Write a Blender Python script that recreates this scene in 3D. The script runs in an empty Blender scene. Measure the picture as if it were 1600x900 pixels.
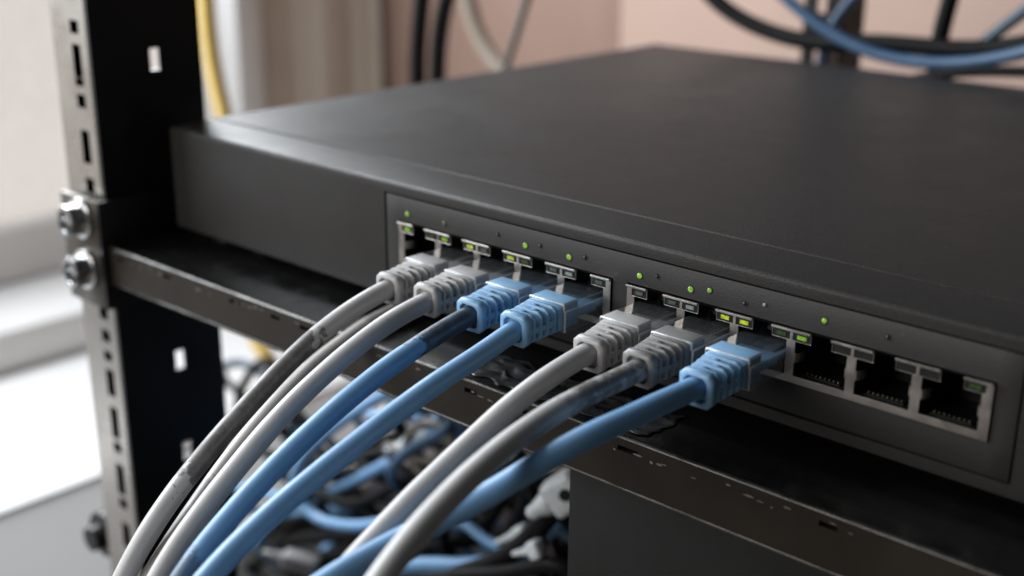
import bpy, bmesh, math, random
from mathutils import Vector, Matrix
random.seed(7)
MM = 0.001
scene = bpy.context.scene
COL = scene.collection

# ------------------------------------------------------------------ camera
cam_data = bpy.data.cameras.new("camera")
cam = bpy.data.objects.new("camera", cam_data)
COL.objects.link(cam)
scene.camera = cam
cam_right = Vector((0.74382, 0.66834, 0.00721))
cam_up = Vector((-0.22103, 0.23579, 0.94633))
cam_fwd = Vector((-0.63077, 0.7055, -0.32311))
rot = Matrix((cam_right, cam_up, -cam_fwd)).transposed()
cam.matrix_world = Matrix.Translation(Vector((162.455, -223.119, 115.226)) * MM) @ rot.to_4x4()
cam_data.sensor_width = 36.0
cam_data.lens = 36.0 * 1963.53 / 1600.0
cam_data.clip_start = 0.01
cam_data.clip_end = 50.0
cam_data.dof.use_dof = True
cam_data.dof.focus_distance = 0.281
cam_data.dof.aperture_fstop = 9.0

# ------------------------------------------------------------------ light
world = bpy.data.worlds.new("World")
scene.world = world
world.use_nodes = True
wb = world.node_tree.nodes["Background"]
wb.inputs["Color"].default_value = (0.95, 0.97, 1.0, 1)
wb.inputs["Strength"].default_value = 0.05

def area(name, loc, target, sx, sy, power, color):
    l = bpy.data.lights.new(name, 'AREA')
    l.shape = 'RECTANGLE'; l.size = sx * MM; l.size_y = sy * MM
    l.energy = power; l.color = color
    o = bpy.data.objects.new(name, l); COL.objects.link(o)
    o.location = Vector(loc) * MM
    d = Vector(target) - Vector(loc)
    o.rotation_euler = d.to_track_quat('-Z', 'Y').to_euler()
    return o
# daylight falling in through the window on the left (above the frame)
area("window_daylight", (-698, -60, 420), (0, -60, 380), 920, 640, 24.0, (0.91, 0.955, 1.0))
# soft fill lamp added at the front left to brighten the front faces
area("front_fill", (-280, -620, 190), (-80, 0, 10), 500, 280, 2.6, (1.0, 0.955, 0.91))

scene.render.engine = 'CYCLES'
scene.cycles.use_denoising = True
scene.cycles.max_bounces = 14
scene.cycles.transparent_max_bounces = 24
scene.cycles.transmission_bounces = 12
scene.cycles.sample_clamp_indirect = 4.0
scene.view_settings.view_transform = 'Standard'
scene.view_settings.look = 'None'
scene.view_settings.exposure = 0.0
scene.view_settings.gamma = 1.0

# ------------------------------------------------------------------ helpers
def link(name, me, mat=None, parent=None, loc=(0, 0, 0)):
    o = bpy.data.objects.new(name, me)
    COL.objects.link(o)
    if mat is not None and len(me.materials) == 0:
        me.materials.append(mat)
    o.location = Vector(loc) * MM
    if parent is not None:
        o.parent = parent
    return o

def bm_obj(name, bm, mat, parent=None, loc=(0, 0, 0), smooth=True, angle=35):
    bmesh.ops.recalc_face_normals(bm, faces=bm.faces)
    bmesh.ops.scale(bm, vec=(MM, MM, MM), verts=bm.verts)
    if smooth:
        for f in bm.faces:
            f.smooth = True
        for e in bm.edges:
            if len(e.link_faces) == 2 and e.calc_face_angle(0) > math.radians(angle):
                e.smooth = False
    me = bpy.data.meshes.new(name)
    bm.to_mesh(me); bm.free()
    return link(name, me, mat, parent, loc)

def thing(name, label, category, loc=(0, 0, 0), group=None):
    o = bpy.data.objects.new(name, None)
    COL.objects.link(o)
    o.empty_display_size = 0.01
    o.location = Vector(loc) * MM
    tag(o, label, category, group)
    return o

def tag(o, label=None, category=None, group=None, kind=None):
    if label: o["label"] = label
    if category: o["category"] = category
    if group: o["group"] = group
    if kind: o["kind"] = kind
    return o

def add_box(bm, x0, x1, y0, y1, z0, z1, bevel=0.0, seg=2):
    r = bmesh.ops.create_cube(bm, size=1.0)
    vs = r["verts"]
    for v in vs:
        v.co = Vector(((x0 + x1) / 2 + v.co.x * (x1 - x0), (y0 + y1) / 2 + v.co.y * (y1 - y0), (z0 + z1) / 2 + v.co.z * (z1 - z0)))
    if bevel > 0:
        es = list({e for v in vs for e in v.link_edges})
        bmesh.ops.bevel(bm, geom=es, offset=bevel, segments=seg, profile=0.5, affect='EDGES')
    return vs

def box(name, x0, x1, y0, y1, z0, z1, mat, parent=None, bevel=0.0, seg=2, loc=(0, 0, 0)):
    bm = bmesh.new()
    add_box(bm, x0, x1, y0, y1, z0, z1, bevel, seg)
    return bm_obj(name, bm, mat, parent, loc)

def plate_bm(u0, u1, w0, w1, holes, t0, t1, plane='XZ', at=None):
    """A plate with rectangular holes; u,w are in the plate, t is through its thickness."""
    us = sorted({u0, u1} | {h[0] for h in holes} | {h[1] for h in holes})
    ws = sorted({w0, w1} | {h[2] for h in holes} | {h[3] for h in holes})
    us = [u for u in us if u0 - 1e-6 <= u <= u1 + 1e-6]
    ws = [w for w in ws if w0 - 1e-6 <= w <= w1 + 1e-6]
    def P(u, w, t):
        return {'XZ': (u, t, w), 'YZ': (t, u, w), 'XY': (u, w, t)}[plane]
    bm = bmesh.new()
    def solid(i, j):
        if i < 0 or j < 0 or i >= len(us) - 1 or j >= len(ws) - 1:
            return False
        cu = (us[i] + us[i + 1]) / 2; cw = (ws[j] + ws[j + 1]) / 2
        return not any(h[0] < cu < h[1] and h[2] < cw < h[3] for h in holes)
    vc = {}
    def V(i, j, k):
        key = (i, j, k)
        if key not in vc:
            vc[key] = bm.verts.new(P(us[i], ws[j], (t0, t1)[k]))
        return vc[key]
    for i in range(len(us) - 1):
        for j in range(len(ws) - 1):
            if not solid(i, j):
                continue
            bm.faces.new((V(i, j, 0), V(i + 1, j, 0), V(i + 1, j + 1, 0), V(i, j + 1, 0)))
            bm.faces.new((V(i, j, 1), V(i, j + 1, 1), V(i + 1, j + 1, 1), V(i + 1, j, 1)))
            for (di, dj, a, b) in ((-1, 0, (i, j), (i, j + 1)), (1, 0, (i + 1, j), (i + 1, j + 1)), (0, -1, (i, j), (i + 1, j)), (0, 1, (i, j + 1), (i + 1, j + 1))):
                if not solid(i + di, j + dj):
                    bm.faces.new((V(*a, 0), V(*b, 0), V(*b, 1), V(*a, 1)))
    bmesh.ops.recalc_face_normals(bm, faces=bm.faces)
    return bm

def soft_edges(bm, off, seg=2, ang=40):
    es = [e for e in bm.edges if len(e.link_faces) == 2 and e.calc_face_angle(0) > math.radians(ang)]
    bmesh.ops.bevel(bm, geom=es, offset=off, segments=seg, profile=0.5, affect='EDGES', clamp_overlap=True)

def catmull(pts, step, relax=60):
    """Smooth curve through the points, resampled every `step` mm."""
    P = [Vector(p) for p in pts]
    P = [P[0] * 2 - P[1]] + P + [P[-1] * 2 - P[-2]]
    out = []
    for i in range(1, len(P) - 2):
        p0, p1, p2, p3 = P[i - 1], P[i], P[i + 1], P[i + 2]
        t0 = 0.0
        t1 = t0 + max((p1 - p0).length, 1e-4) ** 0.5
        t2 = t1 + max((p2 - p1).length, 1e-4) ** 0.5
        t3 = t2 + max((p3 - p2).length, 1e-4) ** 0.5
        n = max(2, int((p2 - p1).length / step * 2))
        for k in range(n):
            t = t1 + (t2 - t1) * k / n
            a1 = p0 * ((t1 - t) / (t1 - t0)) + p1 * ((t - t0) / (t1 - t0))
            a2 = p1 * ((t2 - t) / (t2 - t1)) + p2 * ((t - t1) / (t2 - t1))
            a3 = p2 * ((t3 - t) / (t3 - t2)) + p3 * ((t - t2) / (t3 - t2))
            b1 = a1 * ((t2 - t) / (t2 - t0)) + a2 * ((t - t0) / (t2 - t0))
            b2 = a2 * ((t3 - t) / (t3 - t1)) + a3 * ((t - t1) / (t3 - t1))
            out.append(b1 * ((t2 - t) / (t2 - t1)) + b2 * ((t - t1) / (t2 - t1)))
    out.append(P[-2])
    for _ in range(relax):                  # relax: a cable has no kinks
        q = out[:]
        for i in range(1, len(out) - 1):
            q[i] = out[i] * 0.5 + (out[i - 1] + out[i + 1]) * 0.25
        out = q
    return out

def tube_mesh(name, pts, r, step=1.5, sides=20, wobble=0.0, relax=40):
    path = catmull(pts, step, relax)
    n = len(path)
    verts, faces, uvs = [], [], []
    tang = [(path[min(i + 1, n - 1)] - path[max(i - 1, 0)]).normalized() for i in range(n)]
    nrm = tang[0].orthogonal().normalized()
    length = 0.0
    lens = []
    for i in range(n):
        if i:
            length += (path[i] - path[i - 1]).length
            nrm = (nrm - tang[i] * nrm.dot(tang[i])).normalized()
        lens.append(length)
        bi = tang[i].cross(nrm)
        rr = r * (1 + wobble * math.sin(length * 0.35) * math.sin(length * 0.11 + 1.3))
        for k in range(sides):
            a = 2 * math.pi * k / sides
            verts.append((path[i] + nrm * math.cos(a) * rr + bi * math.sin(a) * rr) * MM)
    for i in range(n - 1):
        for k in range(sides):
            k2 = (k + 1) % sides
            faces.append((i * sides + k, i * sides + k2, (i + 1) * sides + k2, (i + 1) * sides + k))
            uvs.append(((lens[i], k / sides), (lens[i], (k + 1) / sides), (lens[i + 1], (k + 1) / sides), (lens[i + 1], k / sides)))
    faces.append(tuple(reversed(range(sides)))); uvs.append(tuple((0, 0) for _ in range(sides)))
    faces.append(tuple((n - 1) * sides + k for k in range(sides))); uvs.append(tuple((length, 0) for _ in range(sides)))
    me = bpy.data.meshes.new(name)
    me.from_pydata(verts, [], faces)
    uvl = me.uv_layers.new(name="along")
    i = 0
    for f, uv in zip(me.polygons, uvs):
        f.use_smooth = True
        for q in uv:
            uvl.data[i].uv = (q[0] * 0.01, q[1]); i += 1
    me.update()
    return me

def loft(bm, sections):
    """sections: list of lists of 3D points (same count)."""
    rings = [[bm.verts.new(p) for p in s] for s in sections]
    for a, b in zip(rings, rings[1:]):
        n = len(a)
        for k in range(n):
            bm.faces.new((a[k], a[(k + 1) % n], b[(k + 1) % n], b[k]))
    bm.faces.new(list(reversed(rings[0])))
    bm.faces.new(rings[-1])
    return rings

# ------------------------------------------------------------------ materials
def new_mat(name):
    m = bpy.data.materials.new(name)
    m.use_nodes = True
    nt = m.node_tree
    return m, nt, nt.nodes["Principled BSDF"]

def N(nt, t, **kw):
    n = nt.nodes.new(t)
    for k, v in kw.items():
        setattr(n, k, v)
    return n

def ramp(nt, src, stops):
    r = N(nt, "ShaderNodeValToRGB")
    els = r.color_ramp.elements
    while len(els) < len(stops):
        els.new(0.5)
    for e, (p, c) in zip(els, stops):
        e.position = p
        e.color = (*c, 1) if len(c) == 3 else c
    nt.links.new(src, r.inputs[0])
    return r

def coords(nt, scale=(1, 1, 1), kind="Object"):
    tc = N(nt, "ShaderNodeTexCoord")
    mp = N(nt, "ShaderNodeMapping")
    mp.inputs["Scale"].default_value = scale
    nt.links.new(tc.outputs[kind], mp.inputs[0])
    return mp.outputs[0]

def noise(nt, vec, scale, detail=4, rough=0.55):
    n = N(nt, "ShaderNodeTexNoise")
    n.inputs["Scale"].default_value = scale
    n.inputs["Detail"].default_value = detail
    n.inputs["Roughness"].default_value = rough
    nt.links.new(vec, n.inputs["Vector"])
    return n.outputs["Fac"]

def paint(name, c1, c2=None, rough=0.45, rough_var=0.12, metal=0.0, patch=60, grain=0.0, grain_scale=2500, spec=0.5, specks=0.0, speck_col=(0.5, 0.5, 0.5), speck_scale=900):
    """Painted / moulded surface: colour mottling, gloss variation, fine relief, optional dust specks."""
    m, nt, b = new_mat(name)
    c2 = c2 or tuple(x * 0.75 for x in c1)
    v = coords(nt)
    n1 = noise(nt, v, patch, 5, 0.6)
    r = ramp(nt, n1, [(0.3, c2), (0.7, c1)])
    col = r.outputs[0]
    if specks > 0:
        n3 = noise(nt, v, speck_scale, 2, 0.5)
        r3 = ramp(nt, n3, [(1 - specks, (0, 0, 0)), (min(1, 1 - specks + 0.03), (1, 1, 1))])
        mx = N(nt, "ShaderNodeMix", data_type='RGBA')
        nt.links.new(r3.outputs[0], mx.inputs[0])
        nt.links.new(col, mx.inputs[6])
        mx.inputs[7].default_value = (*speck_col, 1)
        col = mx.outputs[2]
    nt.links.new(col, b.inputs["Base Color"])
    n2 = noise(nt, v, patch * 2.3, 4, 0.6)
    mr = N(nt, "ShaderNodeMapRange")
    mr.inputs[1].default_value = 0.3; mr.inputs[2].default_value = 0.7
    mr.inputs[3].default_value = rough - rough_var; mr.inputs[4].default_value = rough + rough_var
    nt.links.new(n2, mr.inputs[0])
    nt.links.new(mr.outputs[0], b.inputs["Roughness"])
    b.inputs["Metallic"].default_value = metal
    b.inputs["Specular IOR Level"].default_value = spec
    if grain > 0:
        n4 = noise(nt, v, grain_scale, 2, 0.6)
        bp = N(nt, "ShaderNodeBump")
        bp.inputs["Strength"].default_value = grain
        bp.inputs["Distance"].default_value = 0.00035
        nt.links.new(n4, bp.inputs["Height"])
        nt.links.new(bp.outputs[0], b.inputs["Normal"])
    return m

def jacket_mat(name, base, stains=(), blotch=0.72, stain_col=(0.034, 0.029, 0.025), rough=0.40):
    """PVC cable jacket; stains = [(from_mm, to_mm, amount)] grimy stretches with ragged ends."""
    m, nt, b = new_mat(name)
    uv = N(nt, "ShaderNodeUVMap", uv_map="along")
    sep = N(nt, "ShaderNodeSeparateXYZ")
    nt.links.new(uv.outputs[0], sep.inputs[0])
    v = coords(nt)
    n1 = noise(nt, v, 140, 5, 0.6)
    r = ramp(nt, n1, [(0.25, tuple(x * 0.86 for x in base)), (0.75, base)])
    col = r.outputs[0]
    nrag = noise(nt, v, 210, 4, 0.65)
    for (a, e, amt) in stains:
        ad = N(nt, "ShaderNodeMath", operation='MULTIPLY_ADD')
        nt.links.new(nrag, ad.inputs[0]); ad.inputs[1].default_value = 0.26
        nt.links.new(sep.outputs[0], ad.inputs[2])
        lo = N(nt, "ShaderNodeMapRange", interpolation_type='SMOOTHSTEP')
        lo.inputs[1].default_value = a * 0.01 + 0.13 - 0.006; lo.inputs[2].default_value = a * 0.01 + 0.13 + 0.006
        hi = N(nt, "ShaderNodeMapRange", interpolation_type='SMOOTHSTEP')
        hi.inputs[1].default_value = e * 0.01 + 0.13 - 0.008; hi.inputs[2].default_value = e * 0.01 + 0.13 + 0.008
        hi.inputs[3].default_value = 1; hi.inputs[4].default_value = 0
        nt.links.new(ad.outputs[0], lo.inputs[0]); nt.links.new(ad.outputs[0], hi.inputs[0])
        mu = N(nt, "ShaderNodeMath", operation='MULTIPLY')
        nt.links.new(lo.outputs[0], mu.inputs[0]); nt.links.new(hi.outputs[0], mu.inputs[1])
        n5 = noise(nt, v, 330, 4, 0.7)
        mr = N(nt, "ShaderNodeMapRange")
        mr.inputs[1].default_value = 0.40; mr.inputs[2].default_value = 0.54
        mr.inputs[3].default_value = amt * blotch; mr.inputs[4].default_value = amt
        nt.links.new(n5, mr.inputs[0])
        mu2 = N(nt, "ShaderNodeMath", operation='MULTIPLY')
        nt.links.new(mu.outputs[0], mu2.inputs[0]); nt.links.new(mr.outputs[0], mu2.inputs[1])
        mx = N(nt, "ShaderNodeMix", data_type='RGBA')
        nt.links.new(mu2.outputs[0], mx.inputs[0]); nt.links.new(col, mx.inputs[6])
        mx.inputs[7].default_value = (*stain_col, 1)
        col = mx.outputs[2]
    # faint scuffs running round the jacket
    n6 = noise(nt, v, 700, 3, 0.6)
    r6 = ramp(nt, n6, [(0.66, (0, 0, 0)), (0.74, (0.35, 0.35, 0.35))])
    mx = N(nt, "ShaderNodeMix", data_type='RGBA')
    nt.links.new(r6.outputs[0], mx.inputs[0]); nt.links.new(col, mx.inputs[6])
    mx.inputs[7].default_value = (*[x * 0.55 for x in base], 1)
    nt.links.new(mx.outputs[2], b.inputs["Base Color"])
    mr2 = N(nt, "ShaderNodeMapRange")
    mr2.inputs[1].default_value = 0.3; mr2.inputs[2].default_value = 0.7
    mr2.inputs[3].default_value = rough - 0.07; mr2.inputs[4].default_value = rough + 0.1
    nt.links.new(n1, mr2.inputs[0]); nt.links.new(mr2.outputs[0], b.inputs["Roughness"])
    bp = N(nt, "ShaderNodeBump")
    bp.inputs["Strength"].default_value = 0.12; bp.inputs["Distance"].default_value = 0.0004
    nt.links.new(nrag, bp.inputs["Height"]); nt.links.new(bp.outputs[0], b.inputs["Normal"])
    b.inputs["Subsurface Weight"].default_value = 0.0
    return m

def clear_plastic(name, tint=(0.88, 0.89, 0.90), haze=(0.07, 0.13)):
    """Clear moulded polycarbonate: fresnel gloss over see-through plastic with a little haze."""
    m, nt, b = new_mat(name)
    nt.nodes.remove(b)
    out = nt.nodes["Material Output"]
    tr = N(nt, "ShaderNodeBsdfTransparent"); tr.inputs[0].default_value = (*tint, 1)
    gl = N(nt, "ShaderNodeBsdfGlossy"); gl.inputs["Roughness"].default_value = 0.07
    df = N(nt, "ShaderNodeBsdfDiffuse"); df.inputs[0].default_value = (0.75, 0.78, 0.8, 1)
    v = coords(nt)
    nz = noise(nt, v, 420, 4, 0.6)
    bp = N(nt, "ShaderNodeBump"); bp.inputs["Strength"].default_value = 0.25; bp.inputs["Distance"].default_value = 0.0004
    nt.links.new(nz, bp.inputs["Height"]); nt.links.new(bp.outputs[0], gl.inputs["Normal"])
    lw = N(nt, "ShaderNodeLayerWeight"); lw.inputs[0].default_value = 0.5
    nt.links.new(bp.outputs[0], lw.inputs["Normal"])
    pw = N(nt, "ShaderNodeMath", operation='POWER'); pw.inputs[1].default_value = 5.0
    nt.links.new(lw.outputs["Facing"], pw.inputs[0])
    fr = N(nt, "ShaderNodeMath", operation='MULTIPLY_ADD'); fr.inputs[1].default_value = 0.9; fr.inputs[2].default_value = 0.055
    nt.links.new(pw.outputs[0], fr.inputs[0])
    hz = N(nt, "ShaderNodeMapRange"); hz.inputs[1].default_value = 0.35; hz.inputs[2].default_value = 0.75
    hz.inputs[3].default_value = haze[0]; hz.inputs[4].default_value = haze[1]
    nt.links.new(nz, hz.inputs[0])
    rf = N(nt, "ShaderNodeBsdfRefraction"); rf.inputs["IOR"].default_value = 1.5; rf.inputs["Roughness"].default_value = 0.03
    rf.inputs[0].default_value = (0.97, 0.98, 1, 1)
    m0 = N(nt, "ShaderNodeMixShader"); m0.inputs[0].default_value = 0.12
    nt.links.new(tr.outputs[0], m0.inputs[1]); nt.links.new(rf.outputs[0], m0.inputs[2])
    m1 = N(nt, "ShaderNodeMixShader")
    nt.links.new(hz.outputs[0], m1.inputs[0]); nt.links.new(m0.outputs[0], m1.inputs[1]); nt.links.new(df.outputs[0], m1.inputs[2])
    m2 = N(nt, "ShaderNodeMixShader")
    nt.links.new(fr.outputs[0], m2.inputs[0]); nt.links.new(m1.outputs[0], m2.inputs[1]); nt.links.new(gl.outputs[0], m2.inputs[2])
    nt.links.new(m2.outputs[0], out.inputs[0])
    return m

def glow(name, col, strength, base=(0.02, 0.03, 0.01)):
    m, nt, b = new_mat(name)
    b.inputs["Base Color"].default_value = (*base, 1)
    b.inputs["Emission Color"].default_value = (*col, 1)
    v = coords(nt)
    nz = noise(nt, v, 1400, 2, 0.5)
    mr = N(nt, "ShaderNodeMapRange"); mr.inputs[1].default_value = 0.35; mr.inputs[2].default_value = 0.65
    mr.inputs[3].default_value = strength * 0.45; mr.inputs[4].default_value = strength
    nt.links.new(nz, mr.inputs[0]); nt.links.new(mr.outputs[0], b.inputs["Emission Strength"])
    b.inputs["Roughness"].default_value = 0.25
    return m

M = {}
M['switch'] = paint("black_powder_coat", (0.0235, 0.0217, 0.0208), (0.0205, 0.019, 0.0182), rough=0.44, rough_var=0.045, patch=22, grain=0.3, grain_scale=2400, spec=0.26, specks=0.36, speck_col=(0.046, 0.044, 0.043), speck_scale=2100)
M['panel'] = paint("black_panel_paint", (0.026, 0.0245, 0.024), (0.022, 0.021, 0.0205), rough=0.5, rough_var=0.04, patch=40, spec=0.35, grain=0.16, grain_scale=2600, specks=0.26, speck_col=(0.07, 0.068, 0.065), speck_scale=1100)
M['void'] = paint("black_moulded_plastic", (0.006, 0.006, 0.006), rough=0.5, spec=0.3)
M['shield'] = paint("tinned_steel", (0.50, 0.465, 0.435), (0.40, 0.372, 0.348), rough=0.36, rough_var=0.08, metal=1.0, patch=120, grain=0.05)
M['gold'] = paint("gold_contact", (0.60, 0.52, 0.42), rough=0.3, metal=1.0)
M['led_off'] = paint("unlit_led_lens", (0.10, 0.13, 0.11), (0.05, 0.075, 0.065), rough=0.2, patch=900)
M['led_pale'] = paint("pale_led_lens", (0.34, 0.40, 0.38), (0.16, 0.2, 0.19), rough=0.2, patch=900)
M['led_green'] = glow("lit_green_led", (0.42, 0.85, 0.06), 0.62)
M['led_yellow'] = glow("lit_yellow_led", (0.66, 0.80, 0.04), 0.72)
M['led_dim'] = glow("dim_green_led", (0.18, 0.40, 0.09), 0.10)
M['led_block'] = paint("led_housing", (0.016, 0.016, 0.016), (0.012, 0.012, 0.012), rough=0.5, patch=500, spec=0.2)
M['ring'] = paint("black_ring", (0.02, 0.02, 0.02), rough=0.35)
M['shelf'] = paint("gloss_black_shelf", (0.008, 0.008, 0.008), (0.005, 0.005, 0.005), rough=0.22, rough_var=0.1, patch=70, spec=0.5)
M['lip'] = paint("worn_floor_tinted_lip", (0.027, 0.022, 0.0165), (0.019, 0.0155, 0.0118), rough=0.45, rough_var=0.08, patch=50, metal=0.1, spec=0.22)  # brown cast: warm floor reflection painted into the lip colour
M['rail'] = paint("rack_rail_face", (0.50, 0.475, 0.445), (0.40, 0.38, 0.355), rough=0.30, rough_var=0.06, metal=0.9, patch=40)
M['web'] = paint("black_rack_rail", (0.007, 0.007, 0.007), rough=0.38, rough_var=0.1, patch=30, spec=0.4)
M['curtain'] = paint("beige_curtain_cloth", (0.62, 0.56, 0.49), (0.57, 0.51, 0.445), rough=0.9, patch=20, spec=0.1)
M['film'] = paint("streaky_reflection_sheet", (0.075, 0.077, 0.08), (0.012, 0.012, 0.013), rough=0.12, rough_var=0.06, patch=130)  # pale patches painted in as reflection streaks
M['bolt'] = paint("zinc_bolt", (0.62, 0.63, 0.64), (0.45, 0.46, 0.47), rough=0.22, rough_var=0.06, metal=1.0, patch=200)
M['recess'] = paint("dark_recess", (0.02, 0.018, 0.018), rough=0.5)
M['device'] = paint("matt_black_device", (0.0065, 0.006, 0.0055), (0.005, 0.0047, 0.0043), rough=0.55, spec=0.3, patch=30, grain=0.15)
M['boot_grey'] = paint("grey_boot", (0.38, 0.375, 0.375), (0.30, 0.295, 0.295), rough=0.42, patch=250, grain=0.1)
M['boot_dark'] = paint("dark_grey_boot", (0.20, 0.197, 0.197), (0.14, 0.138, 0.138), rough=0.42, patch=250, grain=0.1)
M['boot_blue'] = paint("blue_boot", (0.19, 0.36, 0.56), (0.15, 0.30, 0.48), rough=0.42, patch=250, grain=0.1)
M['clear'] = clear_plastic("clear_plug_plastic")
M['clear_edge'] = clear_plastic("frosted_plug_edge", haze=(0.4, 0.7))
GREY = (0.47, 0.465, 0.465)
BLUE = (0.15, 0.315, 0.54)
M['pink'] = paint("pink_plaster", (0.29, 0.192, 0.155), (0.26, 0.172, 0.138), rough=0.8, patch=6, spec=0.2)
M['pink_lit'] = paint("lit_pink_plaster", (0.50, 0.36, 0.30), (0.46, 0.325, 0.27), rough=0.8, patch=6, spec=0.2)  # paler copy of the pink wall, its brighter lighting put into the colour
M['pier'] = paint("beige_plaster", (0.74, 0.69, 0.62), (0.68, 0.63, 0.56), rough=0.8, patch=8, spec=0.2)
M['white'] = paint("white_gloss_paint", (0.70, 0.705, 0.71), (0.67, 0.67, 0.67), rough=0.45, patch=10)
M['underwall'] = paint("grey_wall", (0.85, 0.85, 0.85), (0.8, 0.8, 0.8), rough=0.8, patch=8)
M['floor'] = paint("floor_boards", (0.30, 0.25, 0.205), (0.22, 0.185, 0.15), rough=0.6, patch=12)
M['pane'] = glow("bright_window_pane", (0.95, 0.88, 0.83), 0.85, base=(0.3, 0.3, 0.3))
M['j_grey'] = jacket_mat("grey_jacket_plain", GREY)
M['j_blue'] = jacket_mat("blue_jacket_plain", BLUE)
M['j_black'] = jacket_mat("black_jacket", (0.0045, 0.0045, 0.005), rough=0.55)
M['j_shadeblue'] = jacket_mat("shaded_blue_jacket", (0.035, 0.085, 0.165))  # darker copy of the blue jacket, shading put into its colour
for k_ in ('j_black',):
    M[k_].node_tree.nodes["Principled BSDF"].inputs["Specular IOR Level"].default_value = 0.12
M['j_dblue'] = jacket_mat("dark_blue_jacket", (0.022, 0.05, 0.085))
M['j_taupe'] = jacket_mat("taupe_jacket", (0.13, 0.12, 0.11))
M['j_beige'] = jacket_mat("beige_jacket", (0.25, 0.205, 0.16))
M['j_yellow'] = jacket_mat("yellow_jacket", (0.80, 0.56, 0.16))
M['j_white'] = jacket_mat("pale_jacket", (0.6, 0.62, 0.64))
M['pale_plastic'] = paint("pale_grey_connector", (0.66, 0.71, 0.74), (0.40, 0.44, 0.47), rough=0.35, patch=120)

# ================================================================== the setting
# window wall on the left (x = -700), back wall (y = 512), floor
def struct(name, x0, x1, y0, y1, z0, z1, mat, bevel=0.0):
    o = box(name, x0, x1, y0, y1, z0, z1, mat, None, bevel)
    o["kind"] = "structure"
    return o
struct("floor", -1200, 900, -1500, 900, -470, -450, M['floor'])
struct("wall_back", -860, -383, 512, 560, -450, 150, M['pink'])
struct("wall_back_light", -382.5, 700, 500, 560, -450, 150, M['pink_lit'])
struct("wall_window_pier", -760, -700, 392, 511.5, -450, 150, M['pier'])
struct("wall_under_window", -440, -386, -900, 511, -449.5, -266, M['underwall'])

win = thing("window", "bright white window with deep sill beside the rack", "window", (-700, 0, -211))
def wpart(name, x0, x1, y0, y1, z0, z1, mat, bevel=3.0):
    return box(name, x0 + 700, x1 + 700, y0, y1, z0 + 211, z1 + 211, mat, win, bevel)
wpart("sill_board", -690, -428, -260, 391, -237, -211, M['white'], 5)
bm = bmesh.new()
loft(bm, [[(-430 + 700, y_, -213.5 + 211), (-386 + 700, y_, -262 + 211), (-390 + 700, y_, -265 + 211), (-436 + 700, y_, -240 + 211)] for y_ in (-260, 391)])
bm_obj("sill_light_slope", bm, M['white'], win)  # sloping board added below the sill to catch window light
wpart("sill_step", -699, -600, -260, 391.5, -210.5, -181, M['white'], 4)
wpart("frame_rail", -712, -690, -900, 385, -180.5, -140, M['white'])
wpart("frame_jamb", -716, -652, 366, 392, -139.5, 300, M['white'])
wpart("frame_mullion", -703, -696, 262, 280, -139.5, 100, M['white'])
wpart("pane", -708, -704, -900, 365.5, -139.5, 60, M['pane'], 0)

# curtain gathered between the window and the corner
bm = bmesh.new()
cols = []
for i in range(81):
    t_ = i / 80
    yy = 396 + 108 * t_
    xx = -668 + 26 * t_ + 3.2 * math.sin(t_ * 2 * math.pi * 2.1 + 0.4) + 0.8 * math.sin(t_ * 2 * math.pi * 6.1)
    cols.append((xx, yy))
fr_ = [[bm.verts.new((x_, y_, z_)) for (x_, y_) in cols] for z_ in (-440, 260)]
bk_ = [[bm.verts.new((x_ - 2.5, y_ + 1.2, z_)) for (x_, y_) in cols] for z_ in (-440, 260)]
for i in range(80):
    bm.faces.new((fr_[0][i], fr_[0][i + 1], fr_[1][i + 1], fr_[1][i]))
    bm.faces.new((bk_[0][i], bk_[1][i], bk_[1][i + 1], bk_[0][i + 1]))
    bm.faces.new((fr_[0][i], bk_[0][i], bk_[0][i + 1], fr_[0][i + 1]))
    bm.faces.new((fr_[1][i], fr_[1][i + 1], bk_[1][i + 1], bk_[1][i]))
for i in (0, 80):
    bm.faces.new((fr_[0][i], fr_[1][i], bk_[1][i], bk_[0][i]))
tag(bm_obj("curtain", bm, M['curtain']), "beige curtain hanging in folds between window and pink wall", "curtain")

# ================================================================== rack
upr = thing("rack_upright", "slotted metal rack upright with black side beside the switch", "rack post", (-197, -18, -17), "rack uprights")
def rel(o, p):
    return tuple(a - b for a, b in zip(p, (o.location / MM)))
holes = []
for z, h in ((112, 9), (100, 4), (88, 9), (75.5, 4), (64.5, 4.2), (53.9, 10.5), (47.2, 2.6), (41.1, 4.4), (26.2, 11), (13.4, 5), (-29.8, 6.5), (-39.1, 4.4), (-46.5, 3.6), (-56.5, 10), (-71.6, 12), (-81, 4), (-93.5, 12), (-103, 4), (-116, 10), (-129, 4), (-142, 10), (-160, 10), (-180, 10), (-200, 10)):
    holes.append((-208.3, -203.2, z - h / 2, z + h / 2))
bm = plate_bm(-219.5, -198.8, -450, 420, holes, -18, -17.3)
for f in bm.faces:
    if abs(f.normal.y) < 0.5:
        f.material_index = 1  # hole edges coloured black to imitate shade inside the holes
face = bm_obj("rail_face", bm, M['rail'], upr, rel(upr, (0, 0, 0)), smooth=False)
face.data.materials.append(M['void'])
slots = [(2.7, 6.9, z - 3.5, z + 3.5) for z in (123, 88, 53, -52, -87, -122, -157)]
bm = plate_bm(-18.2, 22, -450, 420, slots, -198.7, -197, plane='YZ')
bm_obj("rail_web", bm, M['web'], upr, rel(upr, (0, 0, 0)), smooth=False)
bm = plate_bm(-216, -198.8, -450, 420, [(-209, -205, z - 4, z + 4) for z in (53, -52)], 20.4, 22)
bm_obj("rear_flange", bm, M['web'], upr, rel(upr, (0, 0, 0)), smooth=False)
bm = bmesh.new()
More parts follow.
